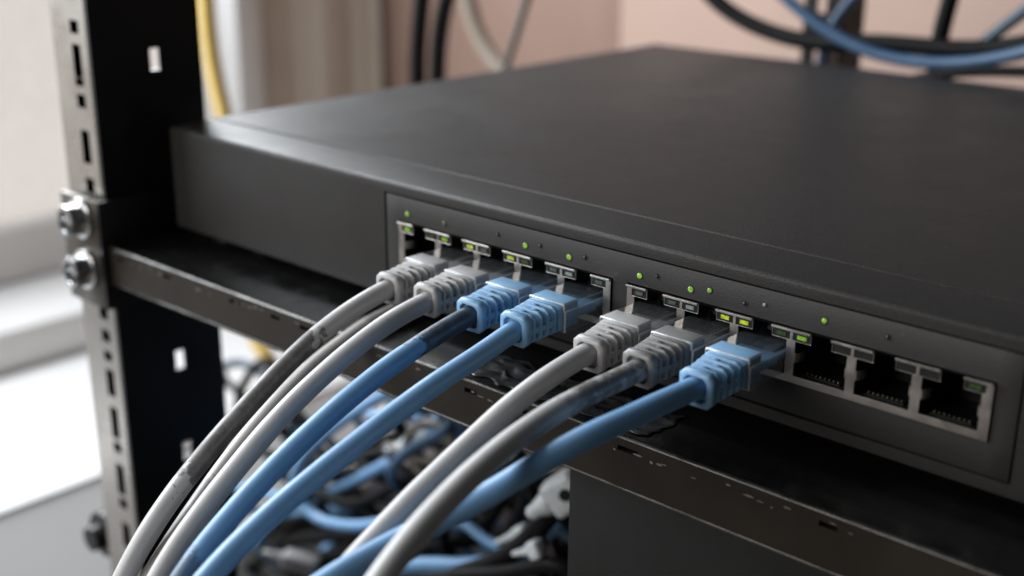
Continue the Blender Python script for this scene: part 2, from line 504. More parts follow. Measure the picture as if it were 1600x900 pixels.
for (r, y0, y1) in ((9.5, -4, 4), (5.0, -9, -3.8)):
    c = bmesh.ops.create_cone(bm, cap_ends=True, segments=28, radius1=r, radius2=r * 0.93, depth=y1 - y0)
    bmesh.ops.rotate(bm, verts=c["verts"], cent=(0, 0, 0), matrix=Matrix.Rotation(math.pi / 2, 3, 'X'))
    bmesh.ops.translate(bm, verts=c["verts"], vec=(0, (y0 + y1) / 2, 0))
bm_obj("clamp_knob", bm, M['web'], upr, rel(upr, (-229, -11, -126)))

box("hole_side_backing", -219.4, -218.6, -17.2, 8, -450, 420, M['web'], upr, 0, loc=rel(upr, (0, 0, 0)))  # plate added at the side to keep the face holes dark
box("hole_backing", -217, -199, -5, -3.5, -450, 420, M['void'], upr, 0, loc=rel(upr, (0, 0, 0)))  # black sheet added behind the face holes to make them dark

rear = thing("rack_upright", "dark rack upright standing behind the switch, cables crossing it", "rack post", (-120, 300, -450), "rack uprights")
bm = plate_bm(-129, -112.5, -450, 420, [(-123, -118, z, z + 9) for z in range(-100, 200, 25)], 302, 304)
bm_obj("rail_face", bm, M['void'], rear, rel(rear, (0, 0, 0)), smooth=False)
box("rail_web", -112.4, -110.4, 304.2, 325, -450, 420, M['void'], rear, 0, loc=rel(rear, (0, 0, 0)))

# shelf: tray with a turned-down front lip, bracket and two bolts
shelf = thing("rack_shelf", "gloss black rack shelf with worn front lip under the switch", "rack shelf", (-197, -20, -5))
SO = rel(shelf, (0, 0, 0))
box("tray", -195.5, 270, -18.3, 250, -6.6, -5, M['shelf'], shelf, 0.2, loc=SO)
lh = []
x = -190.0
rs = random.Random(4)
while x < 262:
    w = rs.choice((4.0, 5.5, 7.0))
    lh.append((x, x + w, -8.1, -6.9))
    x += w + rs.choice((9.0, 14.0, 22.0, 30.0)) + (30 if x > 10 else 0)
bm = plate_bm(-195.5, 270, -17.2, -5.15, lh, -20, -18.5)
lip = bm_obj("front_lip", bm, M['lip'], shelf, SO, smooth=False)
box("lip_backing", -195, 269, -18.0, -17.2, -9.5, -6.7, M['void'], shelf, 0, loc=SO)
# rolled bright bend along the top of the lip
bm = bmesh.new()
c = bmesh.ops.create_cone(bm, cap_ends=True, segments=14, radius1=0.75, radius2=0.75, depth=465.4)
bmesh.ops.rotate(bm, verts=c["verts"], cent=(0, 0, 0), matrix=Matrix.Rotation(math.pi / 2, 3, 'Y'))
bmesh.ops.translate(bm, verts=c["verts"], vec=(37.3, -19.25, -5.35))
M['bend'] = paint("bright_bend", (0.12, 0.117, 0.113), (0.02, 0.019, 0.018), rough=0.3, metal=0.8, patch=90)
bm_obj("bend_edge", bm, M['bend'], shelf, SO)
bm = bmesh.new()
c = bmesh.ops.create_cone(bm, cap_ends=True, segments=10, radius1=0.5, radius2=0.5, depth=465.0)
bmesh.ops.rotate(bm, verts=c["verts"], cent=(0, 0, 0), matrix=Matrix.Rotation(math.pi / 2, 3, 'Y'))
bmesh.ops.translate(bm, verts=c["verts"], vec=(37.3, -19.7, -17.2))
bm_obj("lower_hem", bm, M['bend'], shelf, SO)
# chips of torn sticker and paint left along the top of the lip
M['chip'] = paint("paper_remnant", (0.20, 0.185, 0.17), (0.08, 0.07, 0.06), rough=0.7, patch=300)
bm = bmesh.new()
for i in range(46):
    cx = rs.uniform(-188, 70); cz = -7.0 + rs.uniform(-1.3, 0.5); w = rs.uniform(0.4, 1.7); h = rs.uniform(0.12, 0.42)
    n = 7
    ring = [bm.verts.new((cx + math.cos(a * 2 * math.pi / n) * w * rs.uniform(.5, 1), -20.06, cz + math.sin(a * 2 * math.pi / n) * h * rs.uniform(.5, 1))) for a in range(n)]
    f = bm.faces.new(ring)
    e = bmesh.ops.extrude_face_region(bm, geom=[f])
    bmesh.ops.translate(bm, verts=[g for g in e["geom"] if isinstance(g, bmesh.types.BMVert)], vec=(0, -0.12, 0))
tag(bm_obj("torn_label_remnants", bm, M['chip'], shelf, SO, smooth=False), kind="stuff")
# bracket
M['bracket'] = paint("bracket_steel", (0.10, 0.09, 0.076), (0.07, 0.063, 0.053), rough=0.38, metal=0.6, patch=60)
bm = plate_bm(-217.5, -196.3, -26, 10.5, [], -22.6, -20.4)
soft_edges(bm, 0.35)
br = bm_obj("mounting_bracket", bm, M['bracket'], shelf, SO)
bm = plate_bm(-22.5, 18, -26, 10.4, [], -196.2, -194.6, plane='YZ')
soft_edges(bm, 0.3)
bm_obj("bracket_side", bm, M['web'], shelf, SO)
for z in (3.8, -13.6):
    bm = bmesh.new()
    # hexagonal head with a rounded crown and a dished socket
    secs = []
    def ringpts(r, y, hexa):
        out = []
        for k in range(36):
            a = 2 * math.pi * k / 36 + 0.3
            rr = r
            if hexa:
                s = (a % (math.pi / 3)) - math.pi / 6
                rr = r * math.cos(math.pi / 6) / math.cos(s)
            out.append((-204.6 + math.cos(a) * rr, y, z + math.sin(a) * rr))
        return out
    loft(bm, [ringpts(5.2, -24.2, True), ringpts(5.4, -24.4, True), ringpts(5.4, -28.2, True), ringpts(4.9, -29.0, False), ringpts(3.6, -29.2, False), ringpts(3.3, -28.7, False), ringpts(3.1, -26.4, True), ringpts(0.2, -26.0, False)])
    bo = bm_obj("bolt", bm, M['bolt'], shelf, SO)
    bm = bmesh.new()
    loft(bm, [ringpts(6.6, -22.65, False), ringpts(6.7, -22.9, False), ringpts(6.7, -23.9, False), ringpts(6.0, -24.25, False), ringpts(5.0, -24.3, False)])
    wa = bm_obj("washer", bm, M['bolt'], bo)

box("side_light_stop", -197.4, -195.8, 18.2, 250, -26, 4, M['web'], shelf, 0.2, loc=SO)  # unseen wall added to block light in the gap under the switch
box("rear_light_stop", -195.6, 270, 250.2, 252, -26, 4, M['web'], shelf, 0.2, loc=SO)  # unseen rear counterpart, added to close the same gap against light

# second device below the shelf
dev = thing("rack_device", "plain black rack device mounted below the shelf", "rack device", (-6, -14, -110))
DO = rel(dev, (0, 0, 0))
bm = bmesh.new()
add_box(bm, -6, 262, -14, 220, -110, -19.5, 0.8, 2)
bm_obj("casing", bm, M['device'], dev, DO)
bm = plate_bm(30, 250, -104, -64, [], -14.5, -14.05)
soft_edges(bm, 0.15)
bm_obj("front_plate", bm, M['device'], dev, DO)

# ================================================================== the switch
XL, XR, DEP, H = -185.0, 158.0, 266.0, 33.3
PL, PR, PB, PT = -83.7, 90.5, 2.9, 29.95
sw = thing("network_switch", "matt black network switch with eleven ports resting on the rack shelf", "network switch", ((XL + XR) / 2, DEP / 2, 0))
WO = rel(sw, (0, 0, 0))
# body: profile swept in x, with the front face opened for the port panel
bm = bmesh.new()
prof = [(0.0, 0.5), (0.0, 32.0), (0.08, 32.42), (0.29, 32.76), (0.65, 32.97), (1.1, 33.06), (16.1, 33.55), (16.4, 33.15), (16.8, 33.15), (17.1, 33.6), (264.8, 33.6), (266, 32.6), (266, 0.5), (265.5, 0), (0.5, 0)]
L = [bm.verts.new((XL, y, z)) for y, z in prof]
Rr = [bm.verts.new((XR, y, z)) for y, z in prof]
n = len(prof)
for k in range(1, n):
    k2 = (k + 1) % n
    bm.faces.new((L[k], L[k2], Rr[k2], Rr[k]))
bm.faces.new(L); bm.faces.new(list(reversed(Rr)))
# front face ring round the recess
q = [(PL, PB), (PR, PB), (PR, PT), (PL, PT)]
A = [bm.verts.new((x, 0.0, z)) for x, z in q]
A1 = [bm.verts.new((x + (0.12 if i in (0, 3) else -0.12), 0.22, z + (0.12 if i < 2 else -0.12))) for i, (x, z) in enumerate(q)]
B = [bm.verts.new((x + (0.12 if i in (0, 3) else -0.12), 16.0, z + (0.12 if i < 2 else -0.12))) for i, (x, z) in enumerate(q)]
O4 = [L[0], Rr[0], Rr[1], L[1]]
for k in range(4):
    k2 = (k + 1) % 4
    bm.faces.new((O4[k], O4[k2], A[k2], A[k]))
    bm.faces.new((A[k], A[k2], A1[k2], A1[k]))
    bm.faces.new((A1[k], A1[k2], B[k2], B[k]))
bm.faces.new(B)
bmesh.ops.recalc_face_normals(bm, faces=bm.faces)
ends = [e for e in bm.edges if len(e.link_faces) == 2 and all(abs(v.co.x - XL) < 1e-6 for v in e.verts) or all(abs(v.co.x - XR) < 1e-6 for v in e.verts)]
bmesh.ops.bevel(bm, geom=ends, offset=0.9, segments=3, profile=0.5, affect='EDGES', clamp_overlap=True)
bm_obj("housing", bm, M['switch'], sw, WO, angle=32)
for (fx, fy) in ((-165, 20), (140, 20), (-165, 240), (140, 240)):
    bm = bmesh.new()
    c = bmesh.ops.create_cone(bm, cap_ends=True, segments=20, radius1=6, radius2=6.5, depth=4.9)
    bmesh.ops.translate(bm, verts=c["verts"], vec=(fx, fy, -2.5))
    bm_obj("rubber_foot", bm, M['void'], sw, WO)

G = -6.94
PITCH = 14.0
ZB, ZT = 10.56, 22.48
blocks = [(G - 5 * PITCH, 5), (0.0, 6)]
MARG = 1.05
# front panel, with openings for the two jack blocks and for the indicators
ph = [(x0 - MARG - 0.25, x0 + n_ * PITCH + MARG + 0.25, ZB - 0.25, ZT + 0.22) for x0, n_ in blocks]
bm = plate_bm(PL + 0.55, PR - 0.55, PB + 0.5, PT - 0.5, ph, 0.18, 1.6)
soft_edges(bm, 0.16, 2)
fp = bm_obj("front_panel", bm, M['panel'], sw, WO, angle=30)

ON, DIM, OFF, PALE, YEL = 'led_green', 'led_dim', 'led_off', 'led_pale', 'led_yellow'
ind = {(0, 0): ON, (0, 1): DIM, (0, 3): ON, (0, 4): ON, (1, 0): ON, (1, 1): ON}
ind2 = {(1, 1): ON, (1, 3): ON, (1, 2): PALE}
seen_dark = {(0, 2, 1), (0, 3, 1), (0, 4, 1), (1, 0, 1), (1, 2, 0), (1, 4, 1)}
for bi, (x0, n_) in enumerate(blocks):
    for k in range(n_):
        c = x0 + (k + 0.5) * PITCH
        for dx, z, tab, r in ((-5.0, 25.1, ind, 0.66), (-0.1, 26.0, ind2, 0.52)):
            st = tab.get((bi, k))
            if st is None and (bi, k, 0 if tab is ind else 1) not in seen_dark:
                continue
            bm = bmesh.new()
            rr = r if st in (ON, DIM) else 0.42
            secs = []
            for (q_, yy) in ((1.0, 0.3), (1.0, 0.0), (0.8, -0.12), (0.35, -0.2)):
                secs.append([(c + dx + math.cos(a * math.pi / 7) * rr * q_, yy, z + math.sin(a * math.pi / 7) * rr * q_) for a in range(14)])
            loft(bm, secs)
            il = bm_obj("indicator_light", bm, M[st] if st else M['ring'], sw, WO)
            if st is None or st == ON:
                bm = bmesh.new()
                NR = 20
                prof_r = [(rr + 0.35, 0.19), (rr + 0.30, 0.08), (rr + 0.12, 0.08), (rr + 0.02, 0.19)]
                rings = [[bm.verts.new((c + dx + math.cos(2 * math.pi * a / NR) * r_, yy, z + math.sin(2 * math.pi * a / NR) * r_)) for a in range(NR)] for r_, yy in prof_r]
                for ra, rb in zip(rings, rings[1:]):
                    for a in range(NR):
                        bm.faces.new((ra[a], ra[(a + 1) % NR], rb[(a + 1) % NR], rb[a]))
                bm_obj("bezel_ring", bm, M['panel'], il)

led_state = {0: [None, ON, DIM, ON, YEL, OFF, YEL, DIM, OFF, PALE, OFF, None],
             1: [None, OFF, OFF, PALE, YEL, YEL, DIM, ON, 'void', 'void', 'void', 'void', DIM, None]}
TW = 4.65
plugged = {(0, 1), (0, 2), (0, 3), (0, 4), (1, 0), (1, 1), (1, 2)}
me_contacts = None
for bi, (x0, n_) in enumerate(blocks):
    xe = x0 + n_ * PITCH
    hs = []
    wins = []
    for k in range(n_):
        c = x0 + (k + 0.5) * PITCH
        hs.append((c - 5.95, c + 5.95, 12.15, 19.95))
        hs.append((c - (7 - TW), c + (7 - TW), 19.9, ZT + 0.01))
    for d in range(n_ + 1):
        xd = x0 + d * PITCH
        for s, (a, b) in ((0, (-4.5, -0.35)), (1, (0.35, 4.5))):
            if (d == 0 and s == 0) or (d == n_ and s == 1):
                continue
            wins.append((d * 2 + s, xd + a, xd + b))
            hs.append((xd + a, xd + b, 20.08, 21.95))
    bm = plate_bm(x0 - MARG, xe + MARG, ZB, ZT, hs, -0.35, 0.0)
    soft_edges(bm, 0.07, 1)
    blk = bm_obj("jack_block", bm, M['shield'], sw, WO, smooth=False)
    # bright folded edge along the top of each tab
    for d in range(n_ + 1):
        xd = x0 + d * PITCH
        a = xd - (TW if d > 0 else MARG); b = xd + (TW if d < n_ else MARG)
        box("folded_edge", a, b, -1.0, -0.36, ZT - 0.38, ZT + 0.12, M['shield'], blk, 0.08, 1)
    for idx, a, b in wins:
        st = led_state[bi][idx]
        box("led_window", a + 0.02, b - 0.02, -0.22, 1.2, 20.1, 21.93, M['led_block'], blk, 0.0)
        if st and st != 'void':
            box("led_lens", a + 1.0, b - 1.0, -0.4, -0.225, 20.55, 21.45, M[st], blk, 0.08, 1)
        if st == 'void' or st in (OFF,):
            pass
    for k in range(n_):
        c = x0 + (k + 0.5) * PITCH
        # cavity: an open-fronted black shell
        bm = bmesh.new()
        pr = [(-5.9, 12.2), (5.9, 12.2), (5.9, 19.9), (2.4, 19.9), (2.4, ZT - 0.1), (-2.4, ZT - 0.1), (-2.4, 19.9), (-5.9, 19.9)]
        f0 = [bm.verts.new((c + x, 0.02, z)) for x, z in pr]
        f1 = [bm.verts.new((c + x, 13.0, z)) for x, z in pr]
        for i in range(8):
            bm.faces.new((f0[i], f0[(i + 1) % 8], f1[(i + 1) % 8], f1[i]))
        bm.faces.new(f1)
        bm_obj("port_cavity", bm, M['void'], blk, smooth=False)
        if (bi, k) in plugged:
            continue
        if (bi, k) == (0, 0) or bi == 1:
            bm = bmesh.new()
            for t in range(8):
                xx = c - 3.57 + t * 1.02
                loft(bm, [[(xx - w_, y, z - .12), (xx + w_, y, z - .12), (xx + w_, y, z + .12), (xx - w_, y, z + .12)] for y, z, w_ in ((1.5, 12.75, .1), (1.6, 12.8, .16), (2.0, 12.85, .16), (2.2, 12.75, .1))])
            tag(bm_obj("contact_row", bm, M['gold'], blk, smooth=False), kind="stuff")
            # comb below the contacts
            box("contact_comb", c - 4.3, c + 4.3, 1.0, 3.0, 12.22, 12.5, M['void'], blk, 0.05, 1)
            for sx in (-1, 1):
                bm = bmesh.new()
                loft(bm, [[(c + sx * x_, y, 15.2), (c + sx * (x_ + .22), y, 15.2), (c + sx * (x_ + .22), y, 17.3), (c + sx * x_, y, 17.3)] for x_, y in ((5.7, -0.3), (5.25, 0.6), (4.9, 1.8), (5.1, 3.2))])
                bm_obj("spring_tab", bm, M['shield'], blk, smooth=False)

# ================================================================== patch cables
FRONT = {
    1: [(-55.9, -34.4, 12.9), (-56.0, -45.3, 9.6), (-56.5, -55.9, 4.3), (-57.0, -69.9, -4.6), (-57.5, -79.3, -11.0), (-58.0, -90.6, -20.1), (-59.0, -101.2, -32.7)],
    2: [(-41.9, -36.2, 13.2), (-42.0, -45.6, 10.4), (-42.5, -58.1, 5.1), (-43.0, -68.9, -0.6), (-44.0, -78.3, -7.7), (-45.0, -89.7, -16.9), (-46.0, -100.5, -27.7)],
    3: [(-27.9, -32.1, 13.6), (-28.0, -41.2, 11.8), (-28.2, -50.6, 9.4), (-28.5, -65.3, 4.2), (-29.0, -74.9, -0.4), (-30.0, -87.5, -7.8), (-31.0, -101.9, -18.2)],
    4: [(-13.9, -34.2, 12.2), (-14.0, -43.4, 10.7), (-14.5, -58.8, 6.8), (-15.0, -71.8, 2.6), (-15.5, -84.3, -1.6), (-16.0, -93.5, -5.3), (-17.0, -107.0, -12.6)],
    5: [(7.0, -34.9, 13.6), (7.0, -42.1, 12.3), (6.5, -50.3, 9.7), (5.5, -63.8, 3.7), (5.0, -73.4, -0.3), (4.5, -82.3, -4.9), (4.0, -90.8, -9.4)],
    6: [(21.0, -33.5, 14.9), (21.3, -51.1, 14.8), (22.0, -65.7, 13.4), (23.0, -76.2, 11.7), (24.0, -86.2, 9.2), (25.0, -94.9, 6.2), (26.0, -101.7, 3.2)],
    7: [(34.5, -34.6, 15.1), (33.0, -43.0, 14.1), (29.5, -56.1, 12.2), (25.0, -65.4, 7.8), (20.0, -70.5, 2.9), (15.5, -77.8, -0.6), (12.0, -85.9, -3.2), (9.0, -98.0, -6.0)],
}
EXTRA = [(-76.8, 14.6, -2.2), (-77.2, 2.4, -2.2), (-75.3, -11.2, -2.2), (-74.9, -18.0, -3.1), (-73.0, -23.5, -3.8), (-72.0, -32.2, -5.5), (-66.0, -47.1, -7.0), (-62.0, -61.1, -11.3), (-59.0, -72.6, -16.4), (-57.0, -84.0, -23.7), (-55.0, -96.0, -32.5)]
BACK = {
    'black1': [(-350.3, 290.0, 108.2), (-362.2, 290.0, 63.4), (-367.5, 290.0, 38.2), (-370.6, 290.0, 16.1), (-372.3, 290.0, -10.1), (-369.2, 290.0, -59.7)],
    'black2': [(-304.8, 292.0, 105.5), (-338.0, 292.0, 64.6), (-349.8, 292.0, 39.4), (-355.2, 292.0, 21.0), (-357.8, 292.0, -8.6), (-354.9, 292.0, -57.7)],
    'grey': [(-271.8, 300.0, 96.5), (-288.7, 300.0, 60.2), (-296.6, 300.0, 42.8), (-302.9, 300.0, 25.1), (-311.3, 300.0, 4.9), (-323.5, 300.0, -27.6)],
    'beige': [(-441.7, 400.0, 62.3), (-438.3, 400.0, 33.4), (-432.4, 400.0, 12.7), (-421.2, 400.0, -5.5), (-404.8, 400.0, -18.7), (-384.6, 400.0, -33.4)],
    'blackarc': [(-208.3, 285.0, 104.1), (-188.2, 285.0, 74.2), (-167.1, 285.0, 53.6), (-150.8, 285.0, 45.6), (-131.9, 285.0, 40.7), (-110.8, 285.0, 39.0), (-83.7, 285.0, 42.2), (-60.7, 285.0, 42.3), (-39.1, 285.0, 43.4), (-11.9, 285.0, 50.1), (22.7, 285.0, 67.8)],
    'blue': [(-169.3, 276.0, 96.6), (-144.0, 276.0, 72.8), (-123.2, 276.0, 57.6), (-103.4, 276.0, 46.1), (-84.7, 276.0, 39.2), (-64.3, 276.0, 36.8), (-42.6, 276.0, 38.3), (-27.4, 276.0, 42.0), (-8.5, 276.0, 48.9), (21.2, 276.0, 66.1)],
    'blue2': [(-73.8, 294.0, 93.8), (-88.8, 294.0, 74.9), (-102.0, 294.0, 57.9), (-109.7, 294.0, 48.4), (-113.9, 294.0, 39.5), (-114.2, 294.0, 22.8)],
    'blackv': [(-53.4, 297.0, 94.4), (-56.5, 297.0, 76.5), (-58.6, 297.0, 60.9), (-60.9, 297.0, 50.2), (-61.9, 297.0, 39.4), (-61.0, 297.0, 23.1)],
    'dblue': [(-2.8, 300.0, 84.1), (-15.3, 300.0, 70.8), (-28.7, 300.0, 58.3), (-38.1, 300.0, 49.8), (-46.5, 300.0, 41.7), (-58.7, 300.0, 28.5)],
    'blacklow': [(-72.4, 272.0, 24.9), (-56.3, 272.0, 32.1), (-40.6, 272.0, 35.9), (-22.8, 272.0, 38.2), (-3.3, 272.0, 39.6), (30.6, 272.0, 42.1)],
    'yellow': [(-444.2, 200.0, 126.9), (-446.3, 200.0, 80.4), (-449.0, 200.0, 38.7), (-448.3, 200.0, 13.7), (-444.7, 200.0, -7.8), (-438.3, 200.0, -27.3), (-428.6, 200.0, -69.3), (-428.4, 200.0, -128.2), (-423.4, 200.0, -159.6), (-410.6, 200.0, -169.4), (-484.4, 260.0, -220.8), (-541.8, 300.0, -275.7)],
}
TANGLE = {
    'b1': [(-280.4, 90.0, -195.5), (-258.8, 90.0, -170.2), (-234.8, 90.0, -154.2), (-204.4, 85.0, -134.1), (-172.5, 80.0, -111.5), (-150.6, 75.0, -94.9), (-133.4, 70.0, -78.4), (-141.6, 75.0, -73.7), (-171.3, 90.0, -83.4)],
    'b2': [(-130.0, 70.0, -72.3), (-143.1, 70.0, -66.2), (-179.1, 70.0, -87.5), (-216.7, 70.0, -122.3), (-224.3, 70.0, -138.4), (-212.2, 70.0, -146.1), (-187.6, 70.0, -141.8), (-162.4, 70.0, -130.1), (-137.3, 70.0, -113.8)],
    'b3': [(-179.3, 60.0, -165.9), (-155.8, 60.0, -144.9), (-134.3, 60.0, -133.3), (-111.2, 60.0, -124.3), (-92.7, 60.0, -113.6), (-76.9, 60.0, -100.6), (-70.2, 60.0, -89.6)],
    'b4': [(-327.5, 110.0, -189.4), (-295.2, 110.0, -181.3), (-270.3, 110.0, -179.2), (-251.2, 110.0, -175.5), (-228.1, 110.0, -163.5), (-202.0, 110.0, -144.5), (-170.3, 110.0, -127.2)],
    'k1': [(-232.6, 100.0, -138.8), (-202.4, 100.0, -119.5), (-174.8, 100.0, -104.6), (-146.0, 100.0, -92.7), (-125.8, 100.0, -94.3), (-112.8, 100.0, -103.3)],
    'k2': [(-267.0, 95.0, -192.4), (-237.9, 95.0, -177.5), (-211.2, 95.0, -165.4), (-182.3, 95.0, -152.6), (-148.4, 95.0, -130.8), (-121.2, 95.0, -112.4), (-102.4, 95.0, -97.7)],
    'k3': [(-131.1, 50.0, -148.5), (-110.9, 50.0, -125.1), (-92.4, 50.0, -112.3), (-75.3, 50.0, -96.9), (-67.2, 50.0, -85.5), (-61.6, 50.0, -76.5)],
    'k4': [(-226.1, 80.0, -141.5), (-201.1, 80.0, -141.5), (-176.9, 80.0, -126.7), (-157.9, 80.0, -111.5), (-140.3, 80.0, -104.0), (-123.7, 80.0, -104.8), (-117.2, 80.0, -115.7), (-127.1, 80.0, -130.4), (-144.3, 80.0, -135.8)],
    'k5': [(-314.6, 120.0, -138.9), (-298.0, 120.0, -123.8), (-302.2, 120.0, -114.9), (-324.6, 120.0, -134.9), (-332.0, 120.0, -154.8), (-317.3, 120.0, -167.9), (-276.4, 120.0, -161.1), (-238.3, 120.0, -141.6)],
    'k6': [(-106.4, 65.0, -128.8), (-94.3, 65.0, -103.3), (-85.8, 65.0, -85.4), (-94.5, 65.0, -78.8), (-112.6, 65.0, -87.5), (-125.5, 65.0, -104.8), (-129.1, 65.0, -122.0)],
    'k7': [(-326.0, 105.0, -239.0), (-286.1, 105.0, -209.6), (-251.2, 105.0, -197.3), (-214.5, 105.0, -179.1), (-181.2, 105.0, -162.6)],
    'k8': [(-162.6, 75.0, -84.0), (-138.3, 75.0, -76.6), (-115.8, 75.0, -82.1), (-106.4, 75.0, -96.7), (-115.8, 75.0, -115.7), (-135.8, 75.0, -131.6), (-157.2, 75.0, -143.0)],
    'g1': [(-247.2, 85.0, -107.3), (-222.1, 85.0, -117.6), (-197.7, 85.0, -121.4), (-167.2, 85.0, -125.2), (-138.6, 85.0, -117.5), (-112.3, 85.0, -100.0)],
    'k10': [(-305.7, 115.0, -227.6), (-264.5, 115.0, -217.8), (-226.5, 115.0, -198.4), (-196.0, 115.0, -179.3), (-164.2, 115.0, -157.1), (-138.8, 115.0, -144.2), (-115.4, 115.0, -126.6)],
    'k11': [(-238.3, 90.0, -140.2), (-203.5, 90.0, -123.7), (-175.7, 90.0, -110.0), (-153.7, 90.0, -99.9), (-136.5, 90.0, -99.6), (-123.2, 90.0, -108.5), (-107.2, 90.0, -110.7)],
    'k12': [(-172.5, 120.0, -113.8), (-150.6, 120.0, -118.2), (-126.5, 120.0, -115.6), (-116.3, 120.0, -126.1), (-112.5, 120.0, -144.7), (-122.1, 120.0, -166.4)],
    'k13': [(-154.1, 45.0, -156.3), (-125.4, 45.0, -131.5), (-99.7, 45.0, -116.8), (-76.3, 45.0, -105.8), (-54.9, 45.0, -93.4)],
    'w1': [(-157.1, 66.0, -103.2), (-148.1, 66.0, -93.5), (-141.1, 66.0, -87.2), (-129.4, 66.0, -80.9), (-121.3, 66.0, -70.8), (-126.0, 66.0, -64.8)],
    'k14': [(-162.6, 68.0, -95.0), (-145.1, 68.0, -97.2), (-128.3, 68.0, -90.1), (-123.3, 68.0, -79.6), (-134.6, 68.0, -76.9), (-148.2, 68.0, -85.1), (-152.0, 68.0, -96.8), (-138.5, 68.0, -102.8)],
    'k15': [(-253.2, 84.0, -139.9), (-226.5, 84.0, -138.5), (-200.8, 84.0, -126.5), (-177.3, 84.0, -122.6), (-151.5, 84.0, -119.1), (-130.8, 84.0, -107.5), (-111.3, 84.0, -109.8), (-96.0, 84.0, -101.5)],
    'k16': [(-88.4, 58.0, -64.7), (-84.0, 58.0, -75.0), (-76.8, 58.0, -86.5), (-73.8, 58.0, -99.7), (-74.8, 58.0, -117.3)],
    'b5': [(-131.2, 64.0, -111.8), (-114.9, 64.0, -109.5), (-105.5, 64.0, -114.9), (-93.3, 64.0, -112.6), (-81.8, 64.0, -98.1), (-79.2, 64.0, -85.0)],
    'b6': [(-228.0, 112.0, -116.5), (-203.1, 112.0, -114.9), (-179.5, 112.0, -101.5), (-161.0, 112.0, -98.7), (-146.8, 112.0, -105.5), (-143.3, 112.0, -118.5)],
    'g2': [(-116.0, 52.0, -119.1), (-106.4, 52.0, -107.6), (-94.3, 52.0, -104.0), (-88.4, 52.0, -110.3), (-74.1, 52.0, -106.8), (-60.7, 52.0, -91.9)],
    'k9': [(-357.8, 130.0, -138.6), (-340.3, 130.0, -130.1), (-326.9, 130.0, -129.9), (-314.3, 130.0, -135.0), (-302.5, 130.0, -145.4), (-293.8, 130.0, -163.7)],
}
CONN = {
    'c1': (-147.4, 72.0, -91.4),
    'c2': (-185.3, 95.0, -99.9),
    'c3': (-56.7, 48.0, -70.2),
    'c4': (-66.0, 45.0, -92.9),
    'c5': (-81.1, 55.0, -97.0),
    'c6': (-207.4, 60.0, -162.7),
}


ZC = 15.6
def boot_mesh():
    """Ribbed strain relief: core, rings with notches, side rails and an end collar."""
    bm = bmesh.new()
    def oct_(w, h, y, zc, ch=0.32):
        cw, chh = w * ch, h * ch
        return [(-w + cw, y, zc - h), (w - cw, y, zc - h), (w, y, zc - h + chh), (w, y, zc + h - chh), (w - cw, y, zc + h), (-w + cw, y, zc + h), (-w, y, zc + h - chh), (-w, y, zc - h + chh)]
    # solid core
    loft(bm, [oct_(2.9, 1.8, -13.0, -0.3, .4), oct_(2.5, 1.8, -17.0, -0.5, .4), oct_(2.3, 1.8, -23.8, -0.8, .4)])
    # front shoulder that meets the clear plug
    loft(bm, [oct_(4.9, 3.25, -13.2, 0.0, .18), oct_(4.9, 3.25, -14.6, 0.0, .2), oct_(4.7, 3.15, -15.1, 0.0, .25)])
    # rings
    for i in range(4):
        y = -15.6 - i * 2.15
        w = 4.75 - i * 0.24; h = 3.5 - i * 0.03; zc = -0.12 - i * 0.16
        loft(bm, [oct_(w - .2, h - .2, y, zc, .28), oct_(w, h, y - 0.15, zc, .28), oct_(w, h, y - 0.7, zc, .28), oct_(w - .2, h - .2, y - 0.84, zc, .28)])
    # end collar with rolled rim
    zc = -0.8
    loft(bm, [oct_(3.7, 3.5, -23.4, zc), oct_(4.05, 3.85, -23.7, zc), oct_(4.1, 3.9, -25.0, zc), oct_(3.75, 3.6, -25.5, zc), oct_(2.75, 2.75, -25.55, zc), oct_(2.4, 2.4, -24.6, zc)])
    # side rails bridging the rings
    for sx in (-1, 1):
        loft(bm, [[(sx * a, y, z - .6), (sx * (a - 1.0), y, z - .6), (sx * (a - 1.0), y, z + .6), (sx * a, y, z + .6)] for a, y, z in ((4.55, -14.0, -0.75), (3.75, -23.6, -1.1))])
        loft(bm, [[(sx * a, y, z - .35), (sx * (a - 1.2), y, z - .35), (sx * (a - 1.2), y, z + .35), (sx * a, y, z + .35)] for a, y, z in ((3.9, -14.0, -2.95), (3.2, -23.6, -3.6))])
    # short blocks staggered along the crown
    for i in range(4):
        y = -16.7 - i * 2.15
        xo = 0.9 if i % 2 else -0.9
        w = 0.8
        zc = 3.0 - i * 0.2
        add_box(bm, xo - w, xo + w, y - 1.1, y + 0.2, zc - 1.4, zc + 0.02, 0.15, 1)
    return bm

def plug_shell_bm():
    bm = bmesh.new()
    def sec(y, g=0.0, top=3.5):
        return [(-5.75 + g, y, -3.4 + g), (5.75 - g, y, -3.4 + g), (5.75 - g, y, 1.55), (5.4 - g, y, 1.85), (5.4 - g, y, top - 0.3 - g), (5.1 - g, y, top - g),
                (-5.1 + g, y, top - g), (-5.4 + g, y, top - 0.3 - g), (-5.4 + g, y, 1.85), (-5.75 + g, y, 1.55)]
    loft(bm, [sec(-14.0, .3), sec(-13.7, 0), sec(-7.8, 0), sec(-7.4, 0.02, 3.25), sec(8.5, 0.02, 3.2), sec(9.5, .4, 3.0)])
    bm.normal_update()
    for f in bm.faces:
        if max(abs(c_) for c_ in f.normal) < 0.97:
            f.material_index = 1
    return bm

def plug_core_bm():
    bm = bmesh.new()
    # block under the top window of the plug, then the wires' carrier running into the jack
    add_box(bm, -4.9, 4.9, -13.6, -8.3, -2.7, 3.56, 0.3, 2)
    add_box(bm, -4.7, 4.7, -8.2, -1.0, -1.3, 0.95, 0.3, 2)
    return bm

